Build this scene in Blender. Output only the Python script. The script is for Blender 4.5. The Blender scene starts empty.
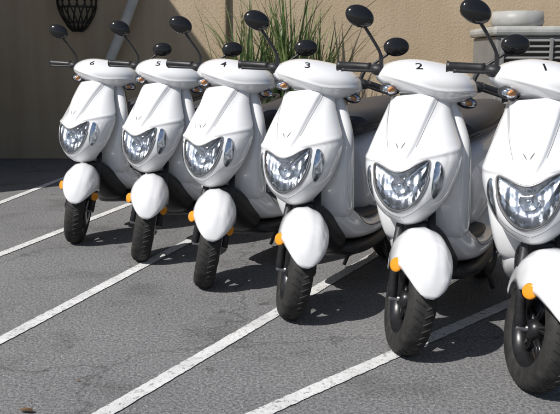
import bpy, bmesh, math, random
import numpy as np
from mathutils import Vector, Matrix
from mathutils.bvhtree import BVHTree
random.seed(4)
scene = bpy.context.scene
rad = math.radians

# ------------------------------------------------------------------ materials
def new_mat(name):
    m = bpy.data.materials.new(name); m.use_nodes = True
    nt = m.node_tree; b = nt.nodes['Principled BSDF']
    return m, nt, b
def node(nt, t, **kw):
    n = nt.nodes.new(t)
    for k, v in kw.items(): setattr(n, k, v)
    return n
def simple(name, col, rough=0.5, metal=0.0, coat=0.0, bump=0.0, bscale=200, var=0.0, vscale=8, spec=0.5):
    m, nt, b = new_mat(name)
    b.inputs['Base Color'].default_value = (*col, 1)
    b.inputs['Roughness'].default_value = rough
    b.inputs['Metallic'].default_value = metal
    b.inputs['Coat Weight'].default_value = coat
    b.inputs['Coat Roughness'].default_value = 0.05
    b.inputs['Specular IOR Level'].default_value = spec
    tc = node(nt, 'ShaderNodeTexCoord')
    if var > 0:
        n = node(nt, 'ShaderNodeTexNoise'); n.inputs['Scale'].default_value = vscale; n.inputs['Detail'].default_value = 3
        nt.links.new(tc.outputs['Object'], n.inputs['Vector'])
        r = node(nt, 'ShaderNodeValToRGB')
        r.color_ramp.elements[0].position = 0.3; r.color_ramp.elements[1].position = 0.7
        r.color_ramp.elements[0].color = (*[c*(1-var) for c in col], 1)
        r.color_ramp.elements[1].color = (*[min(1, c*(1+var*0.5)) for c in col], 1)
        nt.links.new(n.outputs['Fac'], r.inputs['Fac']); nt.links.new(r.outputs['Color'], b.inputs['Base Color'])
        mr = node(nt, 'ShaderNodeMapRange'); mr.inputs['To Min'].default_value = rough*0.8; mr.inputs['To Max'].default_value = min(1, rough*1.25)
        nt.links.new(n.outputs['Fac'], mr.inputs['Value']); nt.links.new(mr.outputs['Result'], b.inputs['Roughness'])
    if bump > 0:
        n2 = node(nt, 'ShaderNodeTexNoise'); n2.inputs['Scale'].default_value = bscale; n2.inputs['Detail'].default_value = 2
        nt.links.new(tc.outputs['Object'], n2.inputs['Vector'])
        bp = node(nt, 'ShaderNodeBump'); bp.inputs['Strength'].default_value = bump; bp.inputs['Distance'].default_value = 0.002
        nt.links.new(n2.outputs['Fac'], bp.inputs['Height']); nt.links.new(bp.outputs['Normal'], b.inputs['Normal'])
    return m

M_white = simple('white_paint', (0.79, 0.795, 0.81), 0.14, 0, 0.8, var=0.03, vscale=5)
M_black = simple('black_plastic', (0.024, 0.024, 0.026), 0.42, bump=0.25, bscale=500, var=0.3, vscale=20)
M_gloss = simple('gloss_black', (0.012, 0.012, 0.013), 0.12)
M_rim = simple('rim_black', (0.02, 0.02, 0.022), 0.3, 0.3, var=0.3, vscale=25)
M_seat = simple('seat_vinyl', (0.042, 0.042, 0.047), 0.42, bump=0.5, bscale=350, var=0.2)
M_grey = simple('grey_metal', (0.30, 0.30, 0.31), 0.35, 0.9, var=0.3, vscale=30)
M_engine = simple('engine_metal', (0.05, 0.05, 0.055), 0.5, 0.6, var=0.5, vscale=18, bump=0.4, bscale=120)
M_chrome = simple('chrome', (0.80, 0.81, 0.83), 0.10, 1.0)
M_trim = simple('lamp_trim', (0.42, 0.43, 0.44), 0.3, 0.5)
M_amber = simple('amber_reflector', (0.80, 0.30, 0.01), 0.2, coat=0.6, bump=0.4, bscale=300)
M_red = simple('tail_red', (0.45, 0.01, 0.01), 0.2, coat=0.6)
M_bulb = simple('bulb_amber', (0.75, 0.30, 0.08), 0.2, coat=0.5)
M_num = simple('number_ink', (0.012, 0.012, 0.012), 0.5)
M_seam = simple('seam_dark', (0.12, 0.12, 0.125), 0.6)
M_plate = simple('rotor_steel', (0.4, 0.4, 0.4), 0.3, 1.0)

M_tyre, nt, b = new_mat('tyre_rubber')
b.inputs['Roughness'].default_value = 0.75
tc = node(nt, 'ShaderNodeTexCoord')
nz = node(nt, 'ShaderNodeTexNoise'); nz.inputs['Scale'].default_value = 30; nz.inputs['Detail'].default_value = 4
nt.links.new(tc.outputs['Object'], nz.inputs['Vector'])
rp = node(nt, 'ShaderNodeValToRGB'); rp.color_ramp.elements[0].color = (0.010, 0.010, 0.010, 1); rp.color_ramp.elements[1].color = (0.034, 0.032, 0.030, 1)
rp.color_ramp.elements[0].position = 0.35; rp.color_ramp.elements[1].position = 0.75
nt.links.new(nz.outputs['Fac'], rp.inputs['Fac']); nt.links.new(rp.outputs['Color'], b.inputs['Base Color'])

M_dish, nt, b = new_mat('headlight_reflector')
b.inputs['Base Color'].default_value = (0.86, 0.87, 0.89, 1); b.inputs['Metallic'].default_value = 1; b.inputs['Roughness'].default_value = 0.26
tc = node(nt, 'ShaderNodeTexCoord')
vo = node(nt, 'ShaderNodeTexVoronoi'); vo.inputs['Scale'].default_value = 34
nt.links.new(tc.outputs['Object'], vo.inputs['Vector'])
wv = node(nt, 'ShaderNodeTexWave'); wv.bands_direction = 'Y'; wv.inputs['Scale'].default_value = 10; wv.inputs['Distortion'].default_value = 1.5; wv.inputs['Detail'].default_value = 1
nt.links.new(tc.outputs['Object'], wv.inputs['Vector'])
bp1 = node(nt, 'ShaderNodeBump'); bp1.inputs['Strength'].default_value = 0.35; bp1.inputs['Distance'].default_value = 0.006
bp2 = node(nt, 'ShaderNodeBump'); bp2.inputs['Strength'].default_value = 0.6; bp2.inputs['Distance'].default_value = 0.006
nt.links.new(wv.outputs['Fac'], bp1.inputs['Height']); nt.links.new(vo.outputs['Distance'], bp2.inputs['Height'])
nt.links.new(bp1.outputs['Normal'], bp2.inputs['Normal']); nt.links.new(bp2.outputs['Normal'], b.inputs['Normal'])

M_glass = bpy.data.materials.new('clear_lens'); M_glass.use_nodes = True
nt = M_glass.node_tree; nt.nodes.clear()
o = node(nt, 'ShaderNodeOutputMaterial'); mx = node(nt, 'ShaderNodeMixShader'); tr = node(nt, 'ShaderNodeBsdfTransparent'); gl = node(nt, 'ShaderNodeBsdfGlossy')
tr.inputs['Color'].default_value = (0.91, 0.94, 0.97, 1); gl.inputs['Roughness'].default_value = 0.03
fr = node(nt, 'ShaderNodeFresnel'); fr.inputs['IOR'].default_value = 1.6
nt.links.new(fr.outputs['Fac'], mx.inputs['Fac']); nt.links.new(tr.outputs[0], mx.inputs[1]); nt.links.new(gl.outputs[0], mx.inputs[2]); nt.links.new(mx.outputs[0], o.inputs['Surface'])

def asphalt(name, paint=False):
    m, nt, b = new_mat(name)
    tc = node(nt, 'ShaderNodeTexCoord')
    def noise(s, d=4, r=0.6):
        n = node(nt, 'ShaderNodeTexNoise'); n.inputs['Scale'].default_value = s; n.inputs['Detail'].default_value = d; n.inputs['Roughness'].default_value = r
        nt.links.new(tc.outputs['Object'], n.inputs['Vector']); return n
    def ramp(inp, p0, c0, p1, c1):
        r = node(nt, 'ShaderNodeValToRGB'); e = r.color_ramp.elements
        e[0].position = p0; e[1].position = p1; e[0].color = (*c0, 1); e[1].color = (*c1, 1)
        nt.links.new(inp, r.inputs['Fac']); return r
    def mix(mode, a, bb, fac):
        x = node(nt, 'ShaderNodeMix', data_type='RGBA', blend_type=mode)
        if isinstance(fac, float): x.inputs[0].default_value = fac
        else: nt.links.new(fac, x.inputs[0])
        nt.links.new(a, x.inputs[6]); nt.links.new(bb, x.inputs[7]); return x
    big = ramp(noise(0.9, 5).outputs['Fac'], 0.3, (0.155, 0.155, 0.160), 0.72, (0.215, 0.214, 0.218))
    fine = ramp(noise(85, 3, 0.8).outputs['Fac'], 0.34, (0.42, 0.42, 0.42), 0.66, (1.55, 1.55, 1.53))
    c = mix('MULTIPLY', big.outputs['Color'], fine.outputs['Color'], 1.0)
    vo = node(nt, 'ShaderNodeTexVoronoi'); vo.inputs['Scale'].default_value = 110
    nt.links.new(tc.outputs['Object'], vo.inputs['Vector'])
    st = ramp(vo.outputs['Distance'], 0.14, (1, 1, 1), 0.32, (0, 0, 0))
    gate = ramp(noise(45, 1).outputs['Fac'], 0.50, (0, 0, 0), 0.60, (1, 1, 1))
    stm = mix('MULTIPLY', st.outputs['Color'], gate.outputs['Color'], 1.0)
    sc = node(nt, 'ShaderNodeRGB'); sc.outputs[0].default_value = (0.40, 0.395, 0.38, 1)
    c = mix('MIX', c.outputs[2], sc.outputs[0], stm.outputs[2])
    stain = ramp(noise(2.2, 4, 0.6).outputs['Fac'], 0.54, (1, 1, 1), 0.74, (0.60, 0.59, 0.58))
    c = mix('MULTIPLY', c.outputs[2], stain.outputs['Color'], 0.9)
    drip = ramp(noise(9.0, 2, 0.5).outputs['Fac'], 0.68, (1, 1, 1), 0.74, (0.5, 0.49, 0.48))
    c = mix('MULTIPLY', c.outputs[2], drip.outputs['Color'], 0.8)
    nd = noise(3.0, 4); add = node(nt, 'ShaderNodeVectorMath', operation='MULTIPLY_ADD')
    nt.links.new(nd.outputs['Color'], add.inputs[0]); add.inputs[1].default_value = (0.5, 0.5, 0.5); nt.links.new(tc.outputs['Object'], add.inputs[2])
    vc = node(nt, 'ShaderNodeTexVoronoi', feature='DISTANCE_TO_EDGE'); vc.inputs['Scale'].default_value = 0.55
    nt.links.new(add.outputs[0], vc.inputs['Vector'])
    cr = ramp(vc.outputs['Distance'], 0.0, (0.35, 0.35, 0.35), 0.006, (1, 1, 1))
    c = mix('MULTIPLY', c.outputs[2], cr.outputs['Color'], 0.6)
    if paint:
        wear = ramp(noise(42, 5, 0.85).outputs['Fac'], 0.36, (0, 0, 0), 0.47, (1, 1, 1))
        pc = ramp(noise(6, 4).outputs['Fac'], 0.3, (0.56, 0.56, 0.555), 0.7, (0.74, 0.74, 0.73))
        c = mix('MIX', c.outputs[2], pc.outputs['Color'], wear.outputs['Color'])
    nt.links.new(c.outputs[2], b.inputs['Base Color'])
    b.inputs['Roughness'].default_value = 0.85; b.inputs['Specular IOR Level'].default_value = 0.3
    bh = noise(110, 2, 0.7)
    bp = node(nt, 'ShaderNodeBump'); bp.inputs['Strength'].default_value = 0.4 if paint else 0.65; bp.inputs['Distance'].default_value = 0.007
    nt.links.new(bh.outputs['Fac'], bp.inputs['Height']); nt.links.new(bp.outputs['Normal'], b.inputs['Normal'])
    return m
M_asph = asphalt('asphalt'); M_line = asphalt('worn_line_paint', True)

def stucco(name, c0, c1):
    m, nt, b = new_mat(name)
    tc = node(nt, 'ShaderNodeTexCoord')
    n = node(nt, 'ShaderNodeTexNoise'); n.inputs['Scale'].default_value = 1.3; n.inputs['Detail'].default_value = 5
    nt.links.new(tc.outputs['Object'], n.inputs['Vector'])
    r = node(nt, 'ShaderNodeValToRGB'); r.color_ramp.elements[0].position = .3; r.color_ramp.elements[1].position = .7
    r.color_ramp.elements[0].color = (*c0, 1); r.color_ramp.elements[1].color = (*c1, 1)
    nt.links.new(n.outputs['Fac'], r.inputs['Fac'])
    mp = node(nt, 'ShaderNodeMapping'); mp.inputs['Scale'].default_value = (5, 5, 0.35)
    nt.links.new(tc.outputs['Object'], mp.inputs['Vector'])
    n3 = node(nt, 'ShaderNodeTexNoise'); n3.inputs['Scale'].default_value = 1.0; n3.inputs['Detail'].default_value = 4
    nt.links.new(mp.outputs[0], n3.inputs['Vector'])
    r3 = node(nt, 'ShaderNodeValToRGB'); r3.color_ramp.elements[0].position = .35; r3.color_ramp.elements[1].position = .6
    r3.color_ramp.elements[0].color = (.86, .84, .82, 1); r3.color_ramp.elements[1].color = (1, 1, 1, 1)
    nt.links.new(n3.outputs['Fac'], r3.inputs['Fac'])
    x = node(nt, 'ShaderNodeMix', data_type='RGBA', blend_type='MULTIPLY'); x.inputs[0].default_value = 0.8
    nt.links.new(r.outputs[0], x.inputs[6]); nt.links.new(r3.outputs[0], x.inputs[7])
    nt.links.new(x.outputs[2], b.inputs['Base Color'])
    b.inputs['Roughness'].default_value = 0.9
    n2 = node(nt, 'ShaderNodeTexNoise'); n2.inputs['Scale'].default_value = 40; n2.inputs['Detail'].default_value = 4; n2.inputs['Roughness'].default_value = .65
    nt.links.new(tc.outputs['Object'], n2.inputs['Vector'])
    bp = node(nt, 'ShaderNodeBump'); bp.inputs['Strength'].default_value = 0.45; bp.inputs['Distance'].default_value = 0.015
    nt.links.new(n2.outputs['Fac'], bp.inputs['Height']); nt.links.new(bp.outputs['Normal'], b.inputs['Normal'])
    return m
M_stucco = stucco('tan_stucco', (0.43, 0.335, 0.225), (0.50, 0.40, 0.285))
M_conc = simple('concrete', (0.35, 0.34, 0.32), 0.85, bump=0.6, bscale=60, var=0.25, vscale=5)
M_soil = simple('soil', (0.07, 0.05, 0.035), 0.95, bump=1.0, bscale=40, var=0.4)
M_acgrey = simple('ac_cabinet', (0.22, 0.22, 0.215), 0.5, 0.1, var=0.15, vscale=4)
M_aclid = simple('ac_lid', (0.38, 0.38, 0.365), 0.5, var=0.2, vscale=6)
M_pipe = simple('pipe_paint', (0.55, 0.54, 0.51), 0.6, var=0.15, vscale=7)
M_iron = simple('wrought_iron', (0.012, 0.012, 0.012), 0.5)
def leafmat(name, c0, c1):
    m, nt, b = new_mat(name)
    tc = node(nt, 'ShaderNodeTexCoord'); n = node(nt, 'ShaderNodeTexNoise'); n.inputs['Scale'].default_value = 6
    nt.links.new(tc.outputs['Object'], n.inputs['Vector'])
    r = node(nt, 'ShaderNodeValToRGB'); r.color_ramp.elements[0].position = .35; r.color_ramp.elements[1].position = .65
    r.color_ramp.elements[0].color = (*c0, 1); r.color_ramp.elements[1].color = (*c1, 1)
    nt.links.new(n.outputs['Fac'], r.inputs['Fac']); nt.links.new(r.outputs[0], b.inputs['Base Color']); b.inputs['Roughness'].default_value = .45
    return m
M_leaf = leafmat('strap_leaf', (0.06, 0.11, 0.03), (0.16, 0.21, 0.08))
M_dryleaf = leafmat('dry_leaf', (0.10, 0.055, 0.025), (0.22, 0.14, 0.07))

# ------------------------------------------------------------------ mesh helpers
def mk(name, verts, faces, mat, smooth=True, sub=0, bevel=0, solid=0):
    me = bpy.data.meshes.new(name); me.from_pydata([tuple(v) for v in verts], [], faces)
    bm = bmesh.new(); bm.from_mesh(me)
    bmesh.ops.recalc_face_normals(bm, faces=bm.faces); bm.to_mesh(me); bm.free()
    me.materials.append(mat)
    for p in me.polygons: p.use_smooth = smooth
    ob = bpy.data.objects.new(name, me); scene.collection.objects.link(ob)
    if solid:
        s = ob.modifiers.new('sol', 'SOLIDIFY'); s.thickness = solid; s.offset = -1
    if bevel:
        s = ob.modifiers.new('bev', 'BEVEL'); s.width = bevel; s.segments = 2; s.limit_method = 'ANGLE'
    if sub:
        s = ob.modifiers.new('sub', 'SUBSURF'); s.levels = sub; s.render_levels = sub
    return ob
def ell(n, p):
    out = []
    for i in range(n):
        t = 2*math.pi*i/n; c, s = math.cos(t), math.sin(t)
        out.append((math.copysign(abs(c)**(2/p), c), math.copysign(abs(s)**(2/p), s)))
    return out
def loft(name, rings, mat, sub=2, cap=True):
    n = len(rings[0]); V = [p for r in rings for p in r]; F = []
    for k in range(len(rings)-1):
        for i in range(n):
            j = (i+1) % n
            F.append((k*n+i, k*n+j, (k+1)*n+j, (k+1)*n+i))
    if cap:
        F.append(tuple(range(n))); F.append(tuple((len(rings)-1)*n+i for i in range(n)))
    return mk(name, V, F, mat, sub=sub)
def loft_x(name, st, mat, p=2.6, n=16, sub=2):
    R = []
    for s in st:
        yc = s[4] if len(s) > 4 else 0
        R.append([(s[0], yc+s[2]*a, s[1]+s[3]*b_) for a, b_ in ell(n, p)])
    return loft(name, R, mat, sub)
def loft_z(name, st, mat, p=2.8, n=16, sub=2):
    R = [[(s[1]+s[3]*b_, s[2]*a, s[0]) for a, b_ in ell(n, p)] for s in st]
    return loft(name, R, mat, sub)
def smooth_path(P, k=6):
    P = [Vector(p) for p in P]; out = []
    for i in range(len(P)-1):
        p0 = P[max(i-1, 0)]; p1 = P[i]; p2 = P[i+1]; p3 = P[min(i+2, len(P)-1)]
        for j in range(k):
            t = j/k
            out.append(0.5*((2*p1)+(p2-p0)*t+(2*p0-5*p1+4*p2-p3)*t*t+(-p0+3*p1-3*p2+p3)*t**3))
    out.append(P[-1]); return out
def tube_data(P, r, n=10, closed=False):
    P = [Vector(p) for p in P]; V = []; F = []; m = len(P)
    up = None
    for i, p in enumerate(P):
        if closed: t = (P[(i+1) % m]-P[(i-1) % m]).normalized()
        else: t = (P[min(i+1, m-1)]-P[max(i-1, 0)]).normalized()
        if up is None:
            up = Vector((0, 0, 1)) if abs(t.z) < .9 else Vector((1, 0, 0))
        a = up-t*up.dot(t); a.normalize(); up = a; b_ = t.cross(a)
        rr = r[min(i, len(r)-1)] if isinstance(r, (list, tuple)) else r
        for j in range(n):
            q = 2*math.pi*j/n; V.append(p+a*rr*math.cos(q)+b_*rr*math.sin(q))
    for i in range(m if closed else m-1):
        k = (i+1) % m
        for j in range(n):
            l = (j+1) % n; F.append((i*n+j, i*n+l, k*n+l, k*n+j))
    if not closed:
        F.append(tuple(range(n))); F.append(tuple((m-1)*n+j for j in range(n)))
    return V, F
def tube(name, P, r, mat, n=10, closed=False, sm=0):
    if sm: P = smooth_path(P, sm)
    V, F = tube_data(P, r, n, closed); return mk(name, V, F, mat)
def multi(name, parts, mat, smooth=True, **kw):
    V = []; F = []
    for v, f in parts:
        o = len(V); V += list(v); F += [tuple(i+o for i in q) for q in f]
    return mk(name, V, F, mat, smooth=smooth, **kw)
def box_data(c, s, rot=None):
    V = []
    for x in (-1, 1):
        for y in (-1, 1):
            for z in (-1, 1):
                v = Vector((x*s[0]/2, y*s[1]/2, z*s[2]/2))
                if rot is not None: v = rot @ v
                V.append(v+Vector(c))
    F = [(0, 1, 3, 2), (4, 6, 7, 5), (0, 4, 5, 1), (2, 3, 7, 6), (0, 2, 6, 4), (1, 5, 7, 3)]
    return V, F
def box(name, c, s, mat, bevel=0.01, rot=None):
    V, F = box_data(c, s, rot); return mk(name, V, F, mat, smooth=False, bevel=bevel)
def ellipsoid(name, c, r, mat, rot=None, nu=24, nv=14, fn=None):
    V = []; F = []
    for i in range(nv+1):
        th = math.pi*i/nv
        for j in range(nu):
            ph = 2*math.pi*j/nu
            v = Vector((math.sin(th)*math.cos(ph), math.sin(th)*math.sin(ph), math.cos(th)))
            v = fn(v) if fn else Vector((v.x*r[0], v.y*r[1], v.z*r[2]))
            if rot is not None: v = rot @ v
            V.append(v+Vector(c))
    for i in range(nv):
        for j in range(nu):
            k = (j+1) % nu; F.append((i*nu+j, i*nu+k, (i+1)*nu+k, (i+1)*nu+j))
    ob = mk(name, V, F, mat)
    bm = bmesh.new(); bm.from_mesh(ob.data); bmesh.ops.remove_doubles(bm, verts=bm.verts, dist=1e-5); bm.to_mesh(ob.data); bm.free()
    return ob
def lathe_y(name, prof, c, mat, n=64):
    V = []; F = []; m = len(prof)
    for i in range(n):
        a = 2*math.pi*i/n
        for (r, y) in prof:
            V.append((c[0]+r*math.cos(a), c[1]+y, c[2]+r*math.sin(a)))
    for i in range(n):
        k = (i+1) % n
        for j in range(m):
            l = (j+1) % m; F.append((i*m+j, i*m+l, k*m+l, k*m+j))
    return mk(name, V, F, mat)
def H(xs, ys, x):
    if x <= xs[0]: return ys[0]
    if x >= xs[-1]: return ys[-1]
    i = max(k for k in range(len(xs)-1) if xs[k] <= x)
    def tan(k):
        if k == 0: return (ys[1]-ys[0])/(xs[1]-xs[0])
        if k == len(xs)-1: return (ys[-1]-ys[-2])/(xs[-1]-xs[-2])
        return (ys[k+1]-ys[k-1])/(xs[k+1]-xs[k-1])
    h = xs[i+1]-xs[i]; t = (x-xs[i])/h
    return (2*t**3-3*t**2+1)*ys[i]+(t**3-2*t**2+t)*h*tan(i)+(-2*t**3+3*t**2)*ys[i+1]+(t**3-t**2)*h*tan(i+1)

# ------------------------------------------------------------------ scooter parts
Z = [.475, .490, .525, .57, .63, .70, .745, .80, .86, .92, .965]
HW = [.040, .064, .104, .141, .171, .190, .189, .170, .147, .127, .113]
XF = [-.09, -.055, -.022, -.008, -.012, -.040, -.066, -.104, -.15, -.205, -.250]
DD = [.07, .10, .13, .165, .185, .185, .175, .16, .145, .13, .12]
def sstep(a, b_, x):
    t = min(1, max(0, (x-a)/(b_-a))); return t*t*(3-2*t)
def RW(z): return H([.715, .78, .86, .96], [.020, .050, .074, .096], z)
def Fs(y, z):
    hw = H(Z, HW, z); s = min(1, abs(y)/hw)
    x = H(Z, XF, z)-H(Z, DD, z)*(1-math.sqrt(max(0, 1-s**2.1)))
    ay = abs(y)
    rw = RW(z); up = sstep(.705, .76, z)
    x += 0.016*(1-sstep(rw-.004, rw+.007, ay))*up
    x -= 0.014*ay/(rw+.03)*(1-sstep(rw-.01, rw+.01, ay))*up*.5
    c = rw+(hw-rw)*.42
    x -= 0.015*math.exp(-((ay-c)/(.30*(hw-rw)+.008))**2)*sstep(.73, .79, z)*(1-sstep(.90, .96, z))
    x += 0.011*math.exp(-((z-(.725+.10*ay))/.010)**2)*sstep(.03, .09, ay)
    return x
def spoly(pts, k=5):
    P = [Vector((a, b_, 0)) for a, b_ in pts]; n = len(P); out = []
    for i in range(n):
        p0, p1, p2, p3 = P[i-1], P[i], P[(i+1) % n], P[(i+2) % n]
        for j in range(k):
            t = j/k
            q = 0.5*((2*p1)+(p2-p0)*t+(2*p0-5*p1+4*p2-p3)*t*t+(-p0+3*p1-3*p2+p3)*t**3)
            out.append((q.x, q.y))
    return out
def inpoly(P, x, y):
    c = False; n = len(P)
    for i in range(n):
        (x1, y1), (x2, y2) = P[i], P[i-1]
        if (y1 > y) != (y2 > y) and x < (x2-x1)*(y-y1)/(y2-y1)+x1: c = not c
    return c
half = [(0, .684), (.035, .692), (.070, .709), (.100, .719), (.109, .708), (.105, .668), (.091, .620), (.064, .578), (.032, .552)]
HL = spoly(half+[(0, .545)]+[(-a, b_) for a, b_ in reversed(half[1:])], 4)
sl = [(.129, .709), (.146, .697), (.152, .658), (.144, .618), (.128, .588), (.115, .575), (.113, .598), (.121, .655)]
SL = spoly(sl, 4)

steer_parts = []; body_parts = []
def B(o): body_parts.append(o); return o
def S(o): steer_parts.append(o); return o

nt_, nz_ = 110, 110
V = []; F = []; YZ = []
for k in range(nz_+1):
    z = Z[0]+(Z[-1]-Z[0])*k/nz_
    hw = H(Z, HW, z)
    for i in range(nt_+1):
        t = -math.pi/2+math.pi*i/nt_
        y = hw*math.copysign(abs(math.sin(t))**(2/2.1), math.sin(t))
        V.append((Fs(y*0.99999, z), y, z)); YZ.append((y, z))
for k in range(nz_):
    for i in range(nt_):
        a = k*(nt_+1)+i; q = (a, a+1, a+nt_+2, a+nt_+1)
        cy = sum(YZ[j][0] for j in q)/4; cz = sum(YZ[j][1] for j in q)/4
        if inpoly(HL, cy, cz): continue
        F.append(q)
B(mk('front_shield', V, F, M_white, solid=0.004))
def patch(name, poly, mat, off, bulge, rings=7, cen=None):
    n = len(poly); cx, cy = cen or (sum(p[0] for p in poly)/n, sum(p[1] for p in poly)/n)
    V = []; F = []
    for k in range(rings, 0, -1):
        r = k/rings
        for (y, z) in poly:
            yy = cx+(y-cx)*r; zz = cy+(z-cy)*r
            V.append((Fs(yy, zz)+off+bulge*(1-r*r), yy, zz))
    V.append((Fs(cx, cy)+off+bulge, cx, cy))
    for k in range(rings-1):
        for i in range(n):
            j = (i+1) % n; F.append((k*n+i, k*n+j, (k+1)*n+j, (k+1)*n+i))
    for i in range(n):
        F.append(((rings-1)*n+i, (rings-1)*n+(i+1) % n, len(V)-1))
    return mk(name, V, F, mat)
HC = (0, .635)
def surround(name, poly, k, c, mat, off):
    V = []; F = []; n = len(poly)
    for (y, z) in poly: V.append((Fs(y, z)+off+.001, y, z))
    for i, (y, z) in enumerate(poly):
        y0, z0 = poly[i-1]; y1, z1 = poly[(i+1) % n]
        tx, tz = y1-y0, z1-z0; l = math.hypot(tx, tz); nx, nz2 = tz/l, -tx/l
        if nx*(y-c[0])+nz2*(z-c[1]) < 0: nx, nz2 = -nx, -nz2
        kk = k*(1.0 if z < .66 else .55)
        V.append((Fs(y+nx*kk, z+nz2*kk)+off, y+nx*kk, z+nz2*kk))
    for i in range(n): F.append((i, (i+1) % n, n+(i+1) % n, n+i))
    return mk(name, V, F, mat, solid=.003)
B(patch('headlight_reflector', HL, M_dish, -.006, -.040, cen=HC))
B(patch('headlight_lens', HL, M_glass, .004, .010, cen=HC))
B(surround('headlight_surround', HL, .010, HC, M_trim, .0025))
B(tube('headlight_rim', [(Fs(y, z)+.003, y, z) for y, z in HL], .0026, M_seam, 8, True))
xb = Fs(0, .635)
V = []; F = []; n = 28
for k in range(7):
    r = .032*k/6
    for i in range(n):
        a = 2*math.pi*i/n; V.append((xb-.042+.024*(k/6)**2, r*math.cos(a), .635+r*math.sin(a)))
for k in range(6):
    for i in range(n):
        j = (i+1) % n; F.append((k*n+i, k*n+j, (k+1)*n+j, (k+1)*n+i))
B(mk('headlight_bowl', V, F, M_dish))
B(ellipsoid('headlight_bulb', (xb-.028, 0, .635), (.012, .010, .010), M_chrome, nu=14, nv=8))
for sg in (1, -1):
    P = [(a*sg, b_) for a, b_ in SL]
    B(patch('position_light_base', P, M_dish, .0015, .002))
    B(patch('position_light_lens', P, M_glass, .003, .006))
    B(tube('position_light_rim', [(Fs(y, z)+.001, y, z) for y, z in P], .0022, M_trim, 6, True))
for sg in (1, -1):
    P = []
    for k in range(24):
        z = .955-(.955-.77)*k/23; rw = RW(z)+.009
        P.append((Fs(sg*rw, z)-.0005, sg*rw, z))
    B(tube('panel_seam', P, .0011, M_seam, 5))
    P = []
    for k in range(20):
        t = k/19; y = sg*(.004+.130*t); z = .514+.04*t+.05*t*t
        P.append((Fs(y, z)-.0005, y, z))
    B(tube('chin_seam', P, .0012, M_seam, 5))
# two slim vent slots low on the hood panel
for sg in (1, -1):
    sp = spoly([(sg*.006, .770), (sg*.017, .786), (sg*.0185, .792), (sg*.008, .779)], 3)
    B(patch('hood_slot', sp, M_seam, .0012, .0006, rings=3))
B(loft_z('leg_shield', [(.36, -.33, .165, .05), (.42, -.31, .182, .065), (.52, -.295, .196, .07), (.65, -.305, .206, .066), (.75, -.33, .206, .056), (.82, -.355, .184, .05), (.90, -.385, .152, .045), (.95, -.405, .122, .042), (.97, -.415, .10, .035)], M_white, p=3.4))
B(loft_z('inner_panel', [(.30, -.40, .14, .03), (.40, -.375, .155, .06), (.55, -.37, .165, .06), (.72, -.39, .17, .055), (.86, -.425, .14, .05), (.96, -.45, .10, .04)], M_black))
B(loft_x('floor_skirt', [(-.26, .43, .11, .045), (-.29, .41, .155, .08), (-.36, .35, .178, .085), (-.46, .305, .185, .058), (-.62, .288, .182, .048), (-.78, .298, .175, .055), (-.92, .335, .160, .085), (-1.02, .38, .14, .10)], M_white, p=3.6))
for sg in (1, -1):
    B(tube('skirt_seam', [(-.34, sg*.186, .40), (-.42, sg*.190, .335), (-.55, sg*.190, .306), (-.75, sg*.184, .312), (-.90, sg*.168, .36)], .002, M_seam, 5, sm=5))
B(loft_x('floor_mat', [(-.37, .365, .13, .03), (-.42, .357, .163, .02), (-.60, .343, .168, .018), (-.72, .350, .155, .02), (-.75, .355, .13, .02)], M_black, p=4))
B(loft_x('inner_fender', [(-.15, .46, .07, .02), (-.22, .39, .10, .09), (-.30, .31, .12, .10), (-.40, .25, .12, .05)], M_black))
B(loft_x('under_cover', [(-.34, .225, .14, .03), (-.42, .215, .172, .035), (-.6, .21, .172, .035), (-.8, .22, .16, .04), (-1.0, .26, .12, .05)], M_black, p=4))
B(loft_x('rear_body', [(-.67, .50, .10, .13), (-.69, .51, .125, .19), (-.78, .54, .155, .205), (-.92, .58, .172, .18), (-1.12, .64, .176, .145), (-1.32, .69, .155, .105), (-1.48, .72, .12, .075), (-1.60, .745, .075, .045), (-1.63, .75, .04, .025)], M_white, p=2.7))
B(loft_x('seat', [(-.66, .765, .06, .02), (-.69, .775, .105, .06), (-.80, .79, .140, .066), (-.98, .80, .155, .070), (-1.10, .815, .155, .078), (-1.28, .835, .145, .072), (-1.42, .84, .115, .05), (-1.48, .84, .07, .02)], M_seat, p=3))
B(tube('seat_piping', [(-.70, .115, .75), (-.80, .146, .765), (-.98, .160, .775), (-1.12, .160, .79), (-1.28, .150, .81), (-1.42, .118, .825)], .004, M_black, 6, sm=4))
B(tube('grab_rail', [(-1.25, .15, .76), (-1.40, .16, .80), (-1.55, .13, .83), (-1.62, .07, .84), (-1.64, 0, .84), (-1.62, -.07, .84), (-1.55, -.13, .83), (-1.40, -.16, .80), (-1.25, -.15, .76)], .011, M_black, 8, sm=5))
B(ellipsoid('tail_light', (-1.60, 0, .72), (.05, .075, .035), M_red))
B(tube('rear_fender', [(-1.28, 0, .50), (-1.42, 0, .47), (-1.55, 0, .40), (-1.62, 0, .32)], [.07, .07, .065, .06, .06, .055, .05, .05, .045, .04, .035, .03, .02], M_black, 10, sm=4))
B(loft_x('engine', [(-.80, .27, .05, .04), (-.86, .29, .09, .08), (-1.02, .29, .10, .09), (-1.12, .27, .08, .07), (-1.15, .27, .05, .04)], M_engine, p=3))
B(loft_x('gear_case', [(-.90, .26, .03, .06, .10), (-.95, .26, .04, .085, .105), (-1.20, .23, .04, .075, .105), (-1.30, .21, .035, .055, .10), (-1.33, .21, .02, .03, .10)], M_engine, p=3))
B(tube('exhaust', [(-.92, -.06, .18), (-1.0, -.12, .17), (-1.10, -.14, .21), (-1.18, -.145, .25), (-1.50, -.15, .32), (-1.53, -.15, .325)], [.014]*10+[.022]*5+[.048]*5+[.045]*5+[.03], M_engine, 12, sm=5))
B(tube('rear_shock', [(-1.25, .11, .25), (-1.17, .12, .56)], .024, M_grey, 10))
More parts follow.
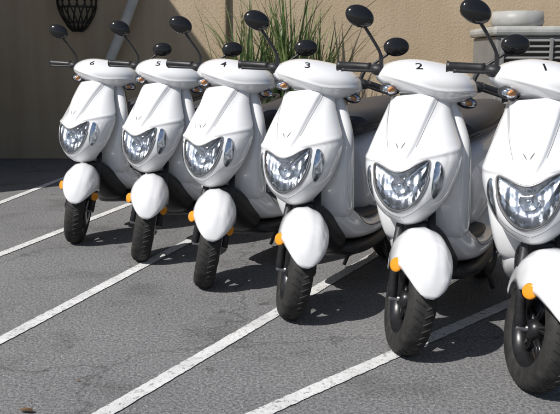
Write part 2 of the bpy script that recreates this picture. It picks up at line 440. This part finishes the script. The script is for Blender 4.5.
B(multi('centre_stand', [tube_data([(-.93, .06, .20), (-.86, .13, .03)], .010), tube_data([(-.93, -.06, .20), (-.86, -.13, .03)], .010), tube_data([(-.93, -.09, .12), (-.93, .09, .12)], .008)], M_engine))

def wheel(cx, tag, col):
    prof = []
    R, w = .205, .052
    for i in range(20):
        t = math.pi*(i/19-.5)
        prof.append((.150+(R-.150)*max(0, math.cos(t))**.62, w*math.copysign(abs(math.sin(t))**.75, math.sin(t))))
    prof += [(.130, .042), (.126, .036), (.126, -.036), (.130, -.042)]
    o1 = lathe_y(tag+'_tyre', prof, (cx, 0, .205), M_tyre, 72)
    parts = []
    for i in range(44):
        a = 2*math.pi*i/44
        for sg in (1, -1):
            pts = []
            for y, da in ((.006, 0), (.022, .05), (.036, .085)):
                rr = .150+.055*max(0, math.cos(math.asin(min(1, (y/.052)**(1/.75)))))**.62+.0005
                q = a+da+(0.07 if sg < 0 else 0)
                pts.append(Vector((cx+rr*math.cos(q), sg*y, .205+rr*math.sin(q))))
            parts.append(tube_data(pts, [.0030, .0030, .0026], 4))
    o2 = multi(tag+'_tread', parts, M_tyre, smooth=False)
    rim = [(.138, .043), (.140, .038), (.118, .028), (.112, .010), (.112, -.010), (.118, -.028), (.140, -.038), (.138, -.043), (.126, -.041), (.108, -.018), (.104, 0), (.108, .018), (.126, .041)]
    o3 = lathe_y(tag+'_rim', rim, (cx, 0, .205), M_rim, 56)
    parts = []
    for i in range(5):
        a = 2*math.pi*i/5+.3
        for da in (-.13, .13):
            p1 = Vector((cx+.030*math.cos(a+da*1.2), .012, .205+.030*math.sin(a+da*1.2)))
            p2 = Vector((cx+.110*math.cos(a+da), .0, .205+.110*math.sin(a+da)))
            p1b = p1.copy(); p1b.y = -.012
            parts.append(tube_data([p1, p2], [.010, .008], 8)); parts.append(tube_data([p1b, p2], [.010, .008], 8))
    o4 = multi(tag+'_spokes', parts, M_rim)
    hub = [(.0, .045), (.022, .045), (.034, .030), (.038, .015), (.038, -.015), (.034, -.030), (.022, -.045), (.0, -.045)]
    o5 = lathe_y(tag+'_hub', hub, (cx, 0, .205), M_rim, 28)
    for o in (o1, o2, o3, o4, o5): col(o)
wheel(0, 'front', S); wheel(-1.22, 'rear', B)
S(lathe_y('brake_disc', [(.052, .052), (.088, .052), (.088, .056), (.052, .056)], (0, 0, .205), M_plate, 40))
S(box('brake_caliper', (-.07, .062, .25), (.05, .03, .07), M_engine, .008))
for sg in (1, -1):
    S(tube('fork_leg', [(0.0, sg*.070, .205), (-.10, sg*.070, .40), (-.16, sg*.055, .54)], [.019, .016, .016], M_engine, 12))
S(tube('axle', [(0, -.085, .205), (0, .085, .205)], .010, M_grey, 10))
S(tube('steering_stem', [(-.15, 0, .49), (-.40, 0, .97)], .03, M_black, 12))
V = []; F = []; na, nb = 44, 30
A0, A1 = 19, 160
for i in range(na+1):
    a = A0+(A1-A0)*i/na
    w = H([19, 22, 30, 45, 70, 100, 130, 160], [.014, .034, .062, .088, .105, .102, .084, .064], a)
    dr = H([19, 28, 45, 70, 92, 115, 140, 160], [.004, .022, .070, .128, .150, .112, .07, .05], a)
    R = H([19, 35, 60, 90, 130, 160], [.240, .258, .276, .279, .252, .237], a)
    for j in range(nb+1):
        t = math.pi*(j/nb-.5)
        u = math.sin(t)
        y = w*math.copysign(abs(u)**.72, u); r = R-dr*(1-max(0, math.cos(t))**.85)
        r += .006*math.exp(-(y/.014)**2)*sstep(22, 45, a)
        r -= .006*math.exp(-((abs(y)-.72*w)/.014)**2)*sstep(30, 60, a)      # side flute
        V.append((r*math.cos(rad(a)), y, .205+r*math.sin(rad(a))))
for i in range(na):
    for j in range(nb):
        q = i*(nb+1)+j; F.append((q, q+1, q+nb+2, q+nb+1))
S(mk('front_fender', V, F, M_white, solid=0.004))
for sg in (1, -1):
    d = Vector((.66, sg*.74, .12)).normalized(); c = Vector((.080 if sg < 0 else .02, sg*(.099 if sg < 0 else .080), .352 if sg < 0 else .30))
    S(tube('reflector_base', [c-d*.030, c+d*.004], .027, M_black, 20))
    S(tube('side_reflector', [c+d*.0042, c+d*.009, c+d*.011], [.0265, .0255, .019], M_amber, 20))

CC = Vector((-.37, 0, 1.005))
def cowlfn(v):
    x, y, z = v
    sx = math.copysign(abs(x)**.85, x); sy = math.copysign(abs(y)**.74, y); sz = math.copysign(abs(z)**.86, z)
    X = sx*(.155 if x > 0 else .13); Y = sy*.208
    Zz = sz*(.090 if z > 0 else .062)*(1-.20*abs(sy)**3)
    X -= .055*abs(sy)**2
    if z < 0: Zz += -0.034*max(0, 1-abs(sy)*1.1)*abs(z)*max(0, x+.3)
    if z < 0 and x > 0: X -= .03*abs(z)*x
    if x > 0 and z > 0: X -= .065*z*z*x
    if x > 0: X += .008*math.exp(-((z+.18-.25*abs(y))/.07)**2)
    return Vector((X, Y, Zz))
cowl = S(ellipsoid('headset_cowl', CC, None, M_white, nu=80, nv=72, fn=cowlfn))
S(ellipsoid('dash_cluster', (-.435, 0, 1.055), (.075, .10, .032), M_gloss, rot=Matrix.Rotation(rad(-20), 3, 'Y')))
S(loft_z('cowl_neck', [(.89, -.36, .08, .05), (.93, -.375, .11, .06), (.97, -.385, .11, .06)], M_black))
S(tube('handlebar', [(-.47, -.36, 1.015), (-.43, -.22, 1.03), (-.40, 0, 1.03), (-.43, .22, 1.03), (-.47, .36, 1.015)], .011, M_black, 10, sm=5))
for sg in (1, -1):
    S(tube('grip', [(-.436, sg*.235, 1.028), (-.440, sg*.25, 1.027), (-.470, sg*.355, 1.014), (-.474, sg*.365, 1.013)], [.021, .0175, .0175, .022], M_black, 14))
    S(tube('brake_lever', [(-.395, sg*.19, 1.02), (-.385, sg*.225, 1.018), (-.395, sg*.29, 1.008), (-.412, sg*.355, 1.0)], [.009]*4+[.006]*8+[.008], M_black, 8, sm=4))
    S(ellipsoid('lever_perch', (-.41, sg*.208, 1.025), (.035, .035, .024), M_black, nu=14, nv=10))
    S(tube('mirror_stem', [(-.425, sg*.195, 1.04), (-.42, sg*.21, 1.09), (-.405, sg*.26, 1.145), (-.40, sg*.305, 1.19)], [.009]*5+[.0065]*11, M_black, 8, sm=5))
    rot = Matrix.Rotation(rad(12*sg), 3, 'X') @ Matrix.Rotation(rad(-8), 3, 'Y')
    S(ellipsoid('mirror_head', (-.395, sg*.325, 1.218), (.024, .060, .043), M_gloss, rot=rot))
    mr = [(-.395-.022, sg*.325+.052*math.cos(q), 1.218+.034*math.sin(q)) for q in [2*math.pi*i/28 for i in range(28)]]
    S(mk('mirror_glass', mr, [tuple(range(28))], M_chrome, smooth=False))
    ic = Vector((-.332, sg*.160, .957))
    S(ellipsoid('indicator_base', ic-Vector((.010, 0, 0)), (.034, .040, .024), M_black, nu=16, nv=10))
    S(ellipsoid('indicator_reflector', ic+Vector((.003, 0, 0)), (.022, .034, .0195), M_chrome, nu=20, nv=12))
    S(ellipsoid('indicator_bulb', ic+Vector((.017, 0, 0)), (.012, .018, .012), M_bulb, nu=14, nv=8))
    S(ellipsoid('indicator_lens', ic+Vector((.008, 0, 0)), (.028, .037, .0225), M_glass, nu=20, nv=12))

bm = bmesh.new(); bm.from_mesh(cowl.data); bvh = BVHTree.FromBMesh(bm); bm.free()
def number_mesh(txt):
    cu = bpy.data.curves.new('num', 'FONT'); cu.body = txt; cu.size = .062; cu.align_x = 'CENTER'; cu.align_y = 'CENTER'; cu.offset = .0007; cu.resolution_u = 6
    ob = bpy.data.objects.new('tmpnum', cu); scene.collection.objects.link(ob)
    bpy.context.view_layer.update()
    me = bpy.data.meshes.new_from_object(ob.evaluated_get(bpy.context.evaluated_depsgraph_get()))
    bpy.data.objects.remove(ob)
    bm = bmesh.new(); bm.from_mesh(me); bmesh.ops.triangulate(bm, faces=bm.faces)
    bmesh.ops.subdivide_edges(bm, edges=[e for e in bm.edges if e.calc_length() > .008], cuts=2)
    d = Vector((-.80, .12, -.58)).normalized()
    right = Vector((0, 1, 0)); right = (right-d*right.dot(d)).normalized(); up = right.cross(d).normalized()
    if up.z < 0: up = -up
    tgt = CC+Vector((.080, -.075, .050)); c0 = tgt-d*.3
    for v in bm.verts:
        o_ = c0+right*v.co.x+up*v.co.y
        loc, nrm, idx, dist = bvh.ray_cast(o_, d)
        v.co = (loc-d*.0012) if loc else (o_+d*.3)
    bm.to_mesh(me); bm.free(); me.name = 'number_decal'
    me.materials.clear(); me.materials.append(M_num)
    return me

# ------------------------------------------------------------------ place scooters
P0 = Vector((.07, 0, 0)); AX = Vector((-.454, 0, .891)).normalized()
def steer_matrix(a): return Matrix.Translation(P0) @ Matrix.Rotation(rad(a), 4, AX) @ Matrix.Translation(-P0)
spots = [('1', .872, 2.555, 27, 35, -6.2), ('2', .492, 2.892, 27, 35, -6.2), ('3', .068, 3.31, 27, 36, -6.2),
         ('4', -.343, 3.789, 28, 35, -5.8), ('5', -.738, 4.303, 26.5, 36, -6.1), ('6', -1.212, 4.743, 27, 34, -5.8)]
first = True
for num, X, Y, phi, st, lean in spots:
    e = bpy.data.objects.new('scooter', None); scene.collection.objects.link(e)
    e.location = (X, Y, 0.0); e.rotation_euler = (rad(-lean), 0, rad(-(90+phi)))
    s = bpy.data.objects.new('steering_assembly', None); scene.collection.objects.link(s)
    s.parent = e; s.matrix_basis = steer_matrix(st)
    for lst, par in ((body_parts, e), (steer_parts, s)):
        for ob in lst:
            if first: ob.parent = par
            else:
                c = ob.copy(); scene.collection.objects.link(c); c.parent = par
    nm = bpy.data.objects.new('number_decal', number_mesh(num)); scene.collection.objects.link(nm); nm.parent = s
    first = False

# ------------------------------------------------------------------ setting
def empty(name, loc=(0, 0, 0)):
    e = bpy.data.objects.new(name, None); scene.collection.objects.link(e); e.location = loc; return e
mk('asphalt_ground', [(-150, -150, 0), (150, -150, 0), (150, 150, 0), (-150, 150, 0)], [(0, 1, 2, 3)], M_asph, smooth=False)
lines = [((-2.16, 6.07), (-2.02, 7.26), -3.0, 1.4), ((-1.591, 4.418), (-1.134, 6.074), -1.6, 2.4), ((-1.107, 3.012), (-.713, 4.26), -2.0, 3.2),
         ((-.544, 2.368), (.022, 3.436), -1.6, 3.6), ((-.047, 2.368), (.479, 2.914), -1.6, 2.6)]
for a, b_, e0, e1 in lines:
    a = Vector((*a, 0)); b_ = Vector((*b_, 0)); d = (b_-a).normalized(); n_ = Vector((-d.y, d.x, 0))*.031
    p = a+d*e0; q = a+d*((b_-a).length+e1)
    V = []; F = []; K = 300
    for i in range(K+1):
        c = p.lerp(q, i/K); j1 = random.uniform(-.0022, .0022); j2 = random.uniform(-.0022, .0022)
        V.append(c+n_*(1+j1/.031)+Vector((0, 0, .004))); V.append(c-n_*(1+j2/.031)+Vector((0, 0, .004)))
    for i in range(K): F.append((2*i, 2*i+1, 2*i+3, 2*i+2))
    mk('parking_line', V, F, M_line, smooth=False)

bw = empty('stucco_building')
def P_(o, p): o.parent = p; return o
P_(box('back_wall', (3.5, 9.05, 2.4), (14.0, .5, 4.8), M_stucco, .01), bw)
P_(box('shade_caster_wing', (-5.05, 7.6, 2.12), (3.9, 3.4, 4.24), M_stucco, .01), bw)  # unseen block added out of frame left to cast shade on wall and ground
P_(box('parapet_cap', (3.5, 9.05, 4.86), (14.1, .62, .12), M_conc, .01), bw)
P_(box('shade_caster_cap', (-5.05, 7.6, 4.30), (4.0, 3.5, .12), M_conc, .01), bw)  # top of the added off-frame shadow caster
bed = empty('planting_bed')
P_(box('kerb', (1.0, 7.95, .06), (2.9, .12, .14), M_conc, .02), bed)
P_(box('soil', (1.0, 8.37, .03), (2.9, .70, .10), M_soil, .02), bed)
def plant(cx, cy, n, hmax, name):
    V = []; F = []
    for i in range(n):
        az = random.uniform(0, 2*math.pi); L = hmax*random.uniform(.6, 1.08); lean = random.uniform(.05, .75)
        bx = cx+random.gauss(0, .08); by = cy+random.gauss(0, .05); w = random.uniform(.011, .021)
        dirh = Vector((math.cos(az), math.sin(az)*.7, 0)); side = Vector((-dirh.y, dirh.x, 0)).normalized()
        pos = Vector((bx, by, .05)); ang = lean*.35; K = 9; base = len(V)
        for k in range(K+1):
            t = k/K; ww = w*(1-t**2.2)+.0008
            V.append(pos+side*ww); V.append(pos-side*ww+Vector((0, 0, .003)))
            ang = lean*.35+lean*1.5*t**2.2
            pos = pos+(dirh*math.sin(ang)+Vector((0, 0, 1))*math.cos(ang))*L/K
        for k in range(K): F.append((base+2*k, base+2*k+1, base+2*k+3, base+2*k+2))
    return mk(name, V, F, M_leaf)
plant(-.28, 8.25, 120, 1.72, 'strap_leaf_plant')
plant(.10, 8.30, 150, 1.80, 'strap_leaf_plant')
plant(.38, 8.35, 90, 1.5, 'strap_leaf_plant')

ac = empty('air_conditioner')
ax0, ax1, ay = 2.0, 3.4, 7.55
P_(box('cabinet', ((ax0+ax1)/2, ay+.45, .68), (ax1-ax0, .9, 1.24), M_acgrey, .015), ac)
P_(box('pad', ((ax0+ax1)/2, ay+.45, .03), (ax1-ax0+.2, 1.1, .06), M_conc, .01), ac)
P_(box('lid', ((ax0+ax1)/2, ay+.45, 1.345), (ax1-ax0+.08, .98, .085), M_aclid, .03), ac)
P_(box('recess_shade_panel', ((ax0+ax1)/2, ay-.004, .72), (ax1-ax0-.12, .012, 1.08), M_gloss, .002), ac)  # flat black sheet on the cabinet face, painted shade behind the louvres
P_(multi('louvres', [box_data(((ax0+ax1)/2, ay-.02, .22+i*.052), (ax1-ax0-.13, .006, .034), Matrix.Rotation(rad(-52), 3, 'X')) for i in range(21)], M_acgrey, smooth=False), ac)
P_(multi('mullions', [box_data((x, ay-.035, .72), (.03, .03, 1.12)) for x in (ax0+.05, ax0+.5, ax0+.97, ax1-.05)], M_acgrey, smooth=False, bevel=.004), ac)
sh = P_(lathe_y('fan_shroud', [(.19, .0), (.23, .0), (.25, .05), (.24, .15), (.21, .15), (.19, .08)], (0, 0, 0), M_aclid, 48), ac)
sh.rotation_euler = (rad(90), 0, 0); sh.location = (ax0+.30, ay+.40, 1.388)

dp = empty('drain_pipe')
P_(tube('pipe', [(-1.47, 8.70, 4.6), (-1.47, 8.70, 2.2), (-1.48, 8.68, 1.9), (-1.62, 8.65, 1.5), (-1.82, 8.64, 1.05), (-1.90, 8.64, .85), (-1.91, 8.64, .05)], .054, M_pipe, 16, sm=5), dp)
P_(box('bracket', (-1.48, 8.76, 2.0), (.17, .05, .04), M_pipe, .005), dp)
cd = empty('electrical_conduit')
P_(tube('conduit_pipe', [(-.58, 8.76, 4.6), (-.58, 8.76, .2)], .020, M_stucco, 10), cd)
P_(box('junction_box', (-.58, 8.75, .9), (.12, .09, .18), M_pipe, .008), cd)

parts = []
cx, cy, zt = -2.16, 8.78, 1.78
for i in range(9):
    a = math.pi*i/8
    for sg in (1, -1):
        parts.append(tube_data(smooth_path([(cx+.22*math.cos(a), cy-.20*math.sin(a), zt), (cx+.20*math.cos(a+sg*.3), cy-.18*abs(math.sin(a+sg*.3)), zt-.17), (cx+.12*math.cos(a+sg*.6), cy-.10*abs(math.sin(a+sg*.6)), zt-.33), (cx+.05*math.cos(a+sg*.7), cy-.04, zt-.40)], 4), .008, 5))
for r_, z_ in ((.22, zt), (.20, zt-.15), (.13, zt-.31)):
    parts.append(tube_data([(cx+r_*math.cos(math.pi*i/16), cy-r_*.9*math.sin(math.pi*i/16), z_) for i in range(17)], .010, 6))
multi('wrought_iron_wall_basket', parts, M_iron)

V = []; F = []
def leaf(x, y, s):
    a = random.uniform(0, 6.28); o_ = len(V)
    pts = [(-1, 0, 0), (-.4, .45, .25), (.4, .4, .3), (1, 0, .1), (.4, -.4, .3), (-.4, -.45, .2)]
    for p in pts:
        V.append((x+s*(p[0]*math.cos(a)-p[1]*math.sin(a)), y+s*(p[0]*math.sin(a)+p[1]*math.cos(a)), .006+s*p[2]))
    F.append(tuple(range(o_, o_+6)))
for i in range(110): leaf(random.uniform(-3, 3), random.uniform(1.8, 8.4), random.uniform(.004, .011))
for i in range(120): leaf(random.uniform(-2.8, 3), random.uniform(8.0, 8.7) if i % 2 else random.uniform(6.5, 8.6), random.uniform(.008, .02))
leaf(-.80, 2.36, .028)
mk('fallen_leaves', V, F, M_dryleaf, smooth=False)

# ------------------------------------------------------------------ light
elev = 47; sx, sy = -.76, -.65
l = math.hypot(sx, sy); sx /= l; sy /= l
w = bpy.data.worlds.new('World'); scene.world = w; w.use_nodes = True
nt = w.node_tree; bg = nt.nodes['Background']; sky = nt.nodes.new('ShaderNodeTexSky'); sky.sky_type = 'NISHITA'; sky.sun_disc = False
sky.sun_elevation = rad(elev); sky.sun_rotation = math.atan2(sx, sy) % (2*math.pi)
nt.links.new(sky.outputs[0], bg.inputs[0]); bg.inputs[1].default_value = 0.075
sd = bpy.data.lights.new('sun', 'SUN'); sd.energy = 4.9; sd.angle = rad(.5); sd.color = (1, .965, .915)
so = bpy.data.objects.new('sun', sd); scene.collection.objects.link(so)
c = math.cos(rad(elev)); so.rotation_euler = Vector((-sx*c, -sy*c, -math.sin(rad(elev)))).to_track_quat('-Z', 'Y').to_euler(); so.location = (-6, -5, 9)

cam = bpy.data.cameras.new('camera'); co = bpy.data.objects.new('camera', cam); scene.collection.objects.link(co)
cam.sensor_width = 36; cam.lens = 51.43; cam.clip_end = 500; cam.clip_start = .05
co.location = (0, 0, 1.1); co.rotation_euler = (rad(90-10.55), 0, 0)
scene.camera = co
scene.view_settings.view_transform = 'Standard'; scene.view_settings.look = 'None'; scene.view_settings.exposure = 0
